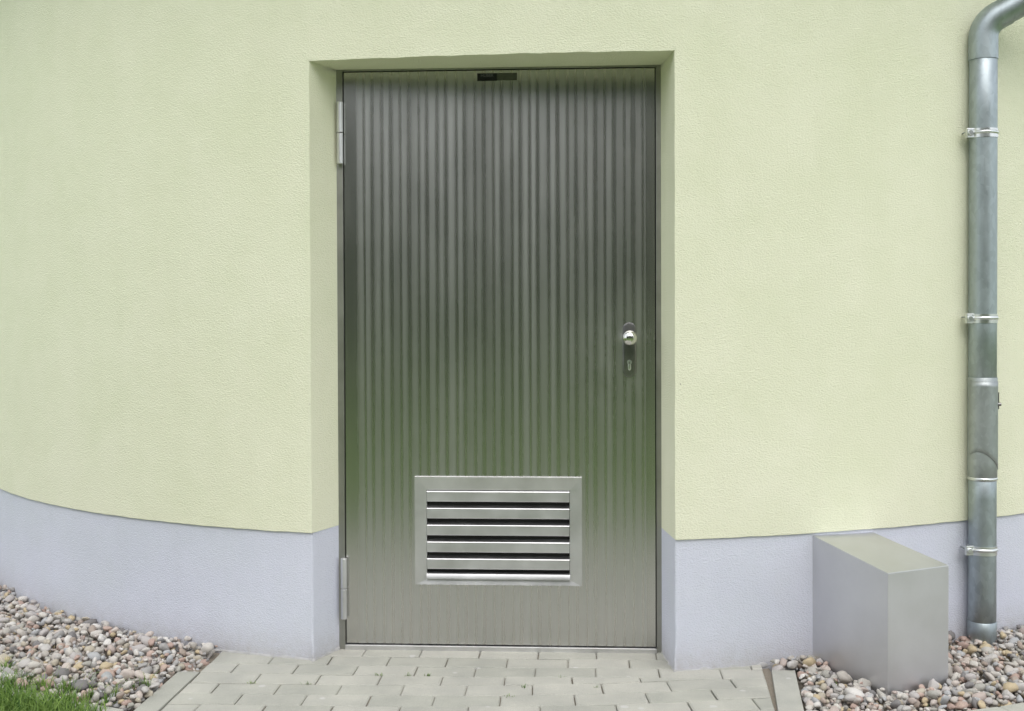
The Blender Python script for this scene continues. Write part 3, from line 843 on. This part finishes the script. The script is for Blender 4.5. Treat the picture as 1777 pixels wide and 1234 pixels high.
# ------------------------------------------------------------------ pebbles
def ico(sub):
    bm = bmesh.new(); bmesh.ops.create_icosphere(bm, subdivisions=sub, radius=1)
    v = np.array([q.co[:] for q in bm.verts]); f = np.array([[w.index for w in q.verts] for q in bm.faces]); bm.free(); return v, f
def peb_shape(v, seed):
    rs = np.random.default_rng(seed); v = v.copy()
    # superellipsoid-like river stone with two or three flattened sides
    for _ in range(9):
        d = rs.normal(size=3); d /= np.linalg.norm(d); h = rs.uniform(.5, .85)
        t = v@d; over = np.clip(t-h, 0, None); v -= np.outer(over*.9, d)
    v += .12*np.array([noise.noise_vector(Vector(p)*1.4+Vector((seed*3.1, 0, 0)))[:] for p in v])
    v *= np.array([1.0, rs.uniform(.58, .95), rs.uniform(.45, .75)])
    return v
v3, f3 = ico(3); v2, f2 = ico(2)
shapes3 = [peb_shape(v3, s) for s in range(14)]; shapes2 = [peb_shape(v2, s) for s in range(14)]
peb_mesh = []
for i, sv_ in enumerate(shapes2):
    me = bpy.data.meshes.new('pebble'); me.from_pydata(sv_.tolist(), [], f2.tolist()); me.polygons.foreach_set('use_smooth', [True]*len(me.polygons)); me.materials.append(M_peb)
    peb_mesh.append(me)
def inpoly(x, y, poly):
    c = False; n = len(poly)
    for i in range(n):
        x0, y0 = poly[i]; x1, y1 = poly[i-1]
        if (y0 > y) != (y1 > y) and x < (x1-x0)*(y-y0)/(y1-y0)+x0: c = not c
    return c
camP = Vector((.28, -4.15, 1.2)); CYP = 540+F_PX*math.tan(pitch)
def project(p):
    v = Vector(p)-camP; z = v.dot(fw); return (W_PX/2+F_PX*v.dot(rt)/z, CYP-F_PX*v.dot(up)/z, z)
def wall_inside(x, y, m_=.0):
    if x < -.3: return math.hypot(x-cl_[0], y-cl_[1]) < Rl-.012+m_
    return math.hypot(x-cr_[0], y-cr_[1]) < Rr-.012+m_
boxpoly = [(A2.x, A2.y), (Bf.x, Bf.y), (Cf.x, Cf.y), (D2.x, D2.y)]
def gravel(bed, poly, x0, x1, y0, y1, avail, extra_ok):
    out = []
    for layer, (sp, zc, zj) in enumerate(((.027, -.014, .003), (.029, .000, .004), (.040, .012, .005))):
        yy = y0
        while yy < y1:
            xx = x0+random.uniform(0, sp)
            while xx < x1:
                px = xx+random.uniform(-.45, .45)*sp; py = yy+random.uniform(-.45, .45)*sp
                if layer == 2 and random.random() < .35: xx += sp; continue
                if inpoly(px, py, poly) and extra_ok(px, py):
                    # size: many small, some large
                    s = min(.030, .0102*math.exp(random.gauss(.2, .36)))
                    rise = .012 if wall_inside(px, py, .10) else 0
                    lift = .25*s
                    out.append((px, py, zc+random.uniform(-zj, zj)+rise+lift, s))
                xx += sp
            yy += sp
    return out
def okL(x, y): return (not wall_inside(x, y, .010)) and x < (-1.072 if y < -.365 else -.998)
def okR(x, y):
    if wall_inside(x, y, .010): return False
    if inpoly(x, y, boxpoly): return False
    cx, cy = (1.275, -.29)
    if inpoly(cx+(x-cx)*.92, cy+(y-cy)*.92, boxpoly): return False
    if math.hypot(x-PX, y-PY) < PR-.004: return False
    if y < -.28 and x < kx(y)+.092: return False
    if y >= -.28 and x < .925-(y+.28)*.1: return False
    return True
glp = arcpts(cl_, Rl+GL-.01, R(-158), aLe, 60)+[(-1.07, -.365), (-.985, -.365), (-.93, -.10)]+arcpts(cl_, Rl-.1, R(-110), R(-158), 40)
grp = arcpts(cr_, Rr+GR-.012, aRe, R(-38), 50)+arcpts(cr_, Rr-.1, R(-38), R(-70), 40)+[(.90, -.15), (.90, -.25), (.955, -.70)]
pl = gravel(gravel_left, glp, -3.3, -.9, -.85, 1.6, 150, okL)
pr = gravel(gravel_right, grp, .88, 3.2, -.78, 1.1, 150, okR)
def score(p):
    x, y, z = project(p[:3])
    if x < -5 or x > W_PX+5 or y > H_PX+8 or y < 0: return -1
    return p[3]/z*(1.6 if p[2] > .004 else .8)
allp = [(score(p), 0, p) for p in pl]+[(score(p), 1, p) for p in pr]
allp.sort(key=lambda t: -t[0])
top = allp[:300]; rest = allp[300:]
def rotm():
    return (Matrix.Rotation(random.uniform(0, 6.28), 3, 'Z') @ Matrix.Rotation(random.gauss(0, R(30)), 3, 'X') @ Matrix.Rotation(random.gauss(0, R(26)), 3, 'Y'))
for sc_, bed, p in top:
    me = random.choice(peb_mesh); o = bpy.data.objects.new('pebble', me); COL.objects.link(o); o.parent = (gravel_left, gravel_right)[bed]
    s = p[3]*random.uniform(1.05, 1.25); o.scale = (s, s, s); o.rotation_euler = rotm().to_euler(); o.location = p[:3]
for bed, par in ((0, gravel_left), (1, gravel_right)):
    ps = [p for s_, b_, p in rest if b_ == bed]; nv = len(v2); nf = len(f2)
    V = np.zeros((len(ps)*nv, 3)); F = np.zeros((len(ps)*nf, 3), dtype=int); T = np.zeros(len(ps)*nv)
    for i, p in enumerate(ps):
        sh = shapes2[random.randrange(14)]; mr = np.array(rotm())
        V[i*nv:(i+1)*nv] = (sh*p[3]*random.uniform(1.02, 1.22))@mr.T+np.array(p[:3]); F[i*nf:(i+1)*nf] = f2+i*nv; T[i*nv:(i+1)*nv] = random.random()
    me = bpy.data.meshes.new('small_pebbles'); me.from_pydata(V.tolist(), [], F.tolist()); me.polygons.foreach_set('use_smooth', [True]*len(me.polygons))
    at = me.attributes.new('tint', 'FLOAT', 'POINT'); at.data.foreach_set('value', T); me.materials.append(M_peb_m)
    o = bpy.data.objects.new('small_pebbles', me); COL.objects.link(o); o.parent = par; tag(o, kind='stuff')

# ------------------------------------------------------------------ grass
def blades(name, pts, hmin, hmax, mat, width=.0016, lean=.5, parent=None):
    n = len(pts); V = np.zeros((n, 5, 3)); P = np.array(pts)
    az = rng.uniform(0, 2*np.pi, n); h = rng.uniform(hmin, hmax, n)*P[:, 3]; ln = rng.uniform(.05, lean, n)*h*1.6
    d = np.c_[np.cos(az), np.sin(az), np.zeros(n)]; s = np.c_[-np.sin(az), np.cos(az), np.zeros(n)]*(width*rng.uniform(.7, 1.4, n))[:, None]
    b = P[:, :3]
    V[:, 0] = b-s; V[:, 1] = b+s
    mid = b+d*(ln*.3)[:, None]+np.c_[np.zeros(n), np.zeros(n), h*.6]
    V[:, 2] = mid+s*.8; V[:, 3] = mid-s*.8
    V[:, 4] = b+d*ln[:, None]+np.c_[np.zeros(n), np.zeros(n), h*rng.uniform(.85, 1, n)]
    V = V.reshape(-1, 3); F = []
    me = bpy.data.meshes.new(name)
    idx = np.arange(n)*5
    faces = [(int(i), int(i+1), int(i+2), int(i+3)) for i in idx]+[(int(i+3), int(i+2), int(i+4)) for i in idx]
    me.from_pydata(V.tolist(), [], faces)
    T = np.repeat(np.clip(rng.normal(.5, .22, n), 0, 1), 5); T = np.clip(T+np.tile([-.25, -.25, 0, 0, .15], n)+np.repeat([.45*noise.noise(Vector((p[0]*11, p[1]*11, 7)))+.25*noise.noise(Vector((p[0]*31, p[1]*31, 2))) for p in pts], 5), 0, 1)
    at = me.attributes.new('tint', 'FLOAT', 'POINT'); at.data.foreach_set('value', T); me.materials.append(mat)
    o = bpy.data.objects.new(name, me); COL.objects.link(o)
    if parent: o.parent = parent
    return tag(o, kind='stuff')
pts = []
def edge_dist(x, y): return math.hypot(x-cl_[0], y-cl_[1])-(Rl+GL)
tries = 0
while len(pts) < 52000:
    x = random.uniform(-3.2, -1.07); y = random.uniform(-1.9, .9)
    e = edge_dist(x, y)+.07*noise.noise(Vector((x*4, y*4, 0)))+.03*noise.noise(Vector((x*13, y*13, 0)))
    lim = -.015
    if e < lim: continue
    k = min(1, (e-lim)/.09)
    if random.random() > (.10+.9*k): continue
    if x > -1.14 and y > -.95: continue
    near = math.exp(-max(0, e-.1)*1.2)
    if random.random() > .25+.75*near: continue
    hgt = .55+.55*k+.35*noise.noise(Vector((x*9, y*9, 3)))
    pts.append((x, y, -.012, max(.3, hgt)))
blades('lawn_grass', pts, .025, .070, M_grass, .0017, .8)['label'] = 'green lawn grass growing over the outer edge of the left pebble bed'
# the rest of the lawn in front of the paving
pts = []
while len(pts) < 30000:
    x = random.uniform(-6, 6); y = -2.15-abs(random.gauss(0, 3.0))
    if (x-.28)**2+(y+4.15)**2 < .25: continue
    pts.append((x, y, -.04, 1.0))
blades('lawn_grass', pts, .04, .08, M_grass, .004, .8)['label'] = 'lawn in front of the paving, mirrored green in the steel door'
# weeds in the paving joints
pts = []
for (x, y) in ((-.385, -.385), (-.285, -.386), (.22, -.39), (-.78, -.488), (.105, -.49), (.33, -.49), (-.22, -.385), (1.262, -.60), (.06, -.585), (-.60, -.488)):
    for _ in range(11): pts.append((x+random.gauss(0, .006), y+random.gauss(0, .004), -.004, random.uniform(.3, .75)))
for _ in range(140): pts.append((random.uniform(1.0, 1.9), random.uniform(-.66, -.2), .0, .6)) if _ % 6 == 0 else None
blades('joint_weeds', pts, .010, .030, M_grass, .0011, .9)
# stray grass stalks between the pebbles beside the lawn
pts = []
for _ in range(46):
    a = random.uniform(R(-130), aLe-.02); r = Rl+GL-abs(random.gauss(.03, .07)); x, y = cl_[0]+r*math.cos(a), cl_[1]+r*math.sin(a)
    if x > -1.1: continue
    for _ in range(14): pts.append((x+random.gauss(0, .008), y+random.gauss(0, .008), .0, random.uniform(.5, 1)))
blades('gravel_weeds', pts, .03, .07, M_grass, .0013, .9)

# ------------------------------------------------------------------ wood behind the photographer (seen mirrored in the door)
n = 52000
az = rng.uniform(R(-130), R(-50), n); rr = rng.uniform(12.5, 17.5, n)
top_h = 7.4+1.5*np.sin(az*7.3)+1.0*np.sin(az*17.1+1)+.6*np.sin(az*41)
z = -.2+rng.power(1.15, n)*top_h
c = np.c_[rr*np.cos(az), rr*np.sin(az)-1.0, z]
u = rng.normal(size=(n, 3)); u /= np.linalg.norm(u, axis=1)[:, None]; w = np.cross(u, rng.normal(size=(n, 3))); w /= np.linalg.norm(w, axis=1)[:, None]
sz = rng.uniform(.10, .26, n)[:, None]
V = np.stack([c-u*sz-w*sz*.6, c+u*sz-w*sz*.6, c+u*sz+w*sz*.6, c-u*sz+w*sz*.6], 1).reshape(-1, 3)
me = bpy.data.meshes.new('woodland'); me.from_pydata(V.tolist(), [], [(4*i, 4*i+1, 4*i+2, 4*i+3) for i in range(n)])
at = me.attributes.new('tint', 'FLOAT', 'POINT'); at.data.foreach_set('value', np.repeat(rng.uniform(0, 1, n), 4)); me.materials.append(M_tree)
wd = bpy.data.objects.new('woodland', me); COL.objects.link(wd)
tag(wd, 'dark green belt of trees beyond the lawn, mirrored in the steel door', kind='stuff')
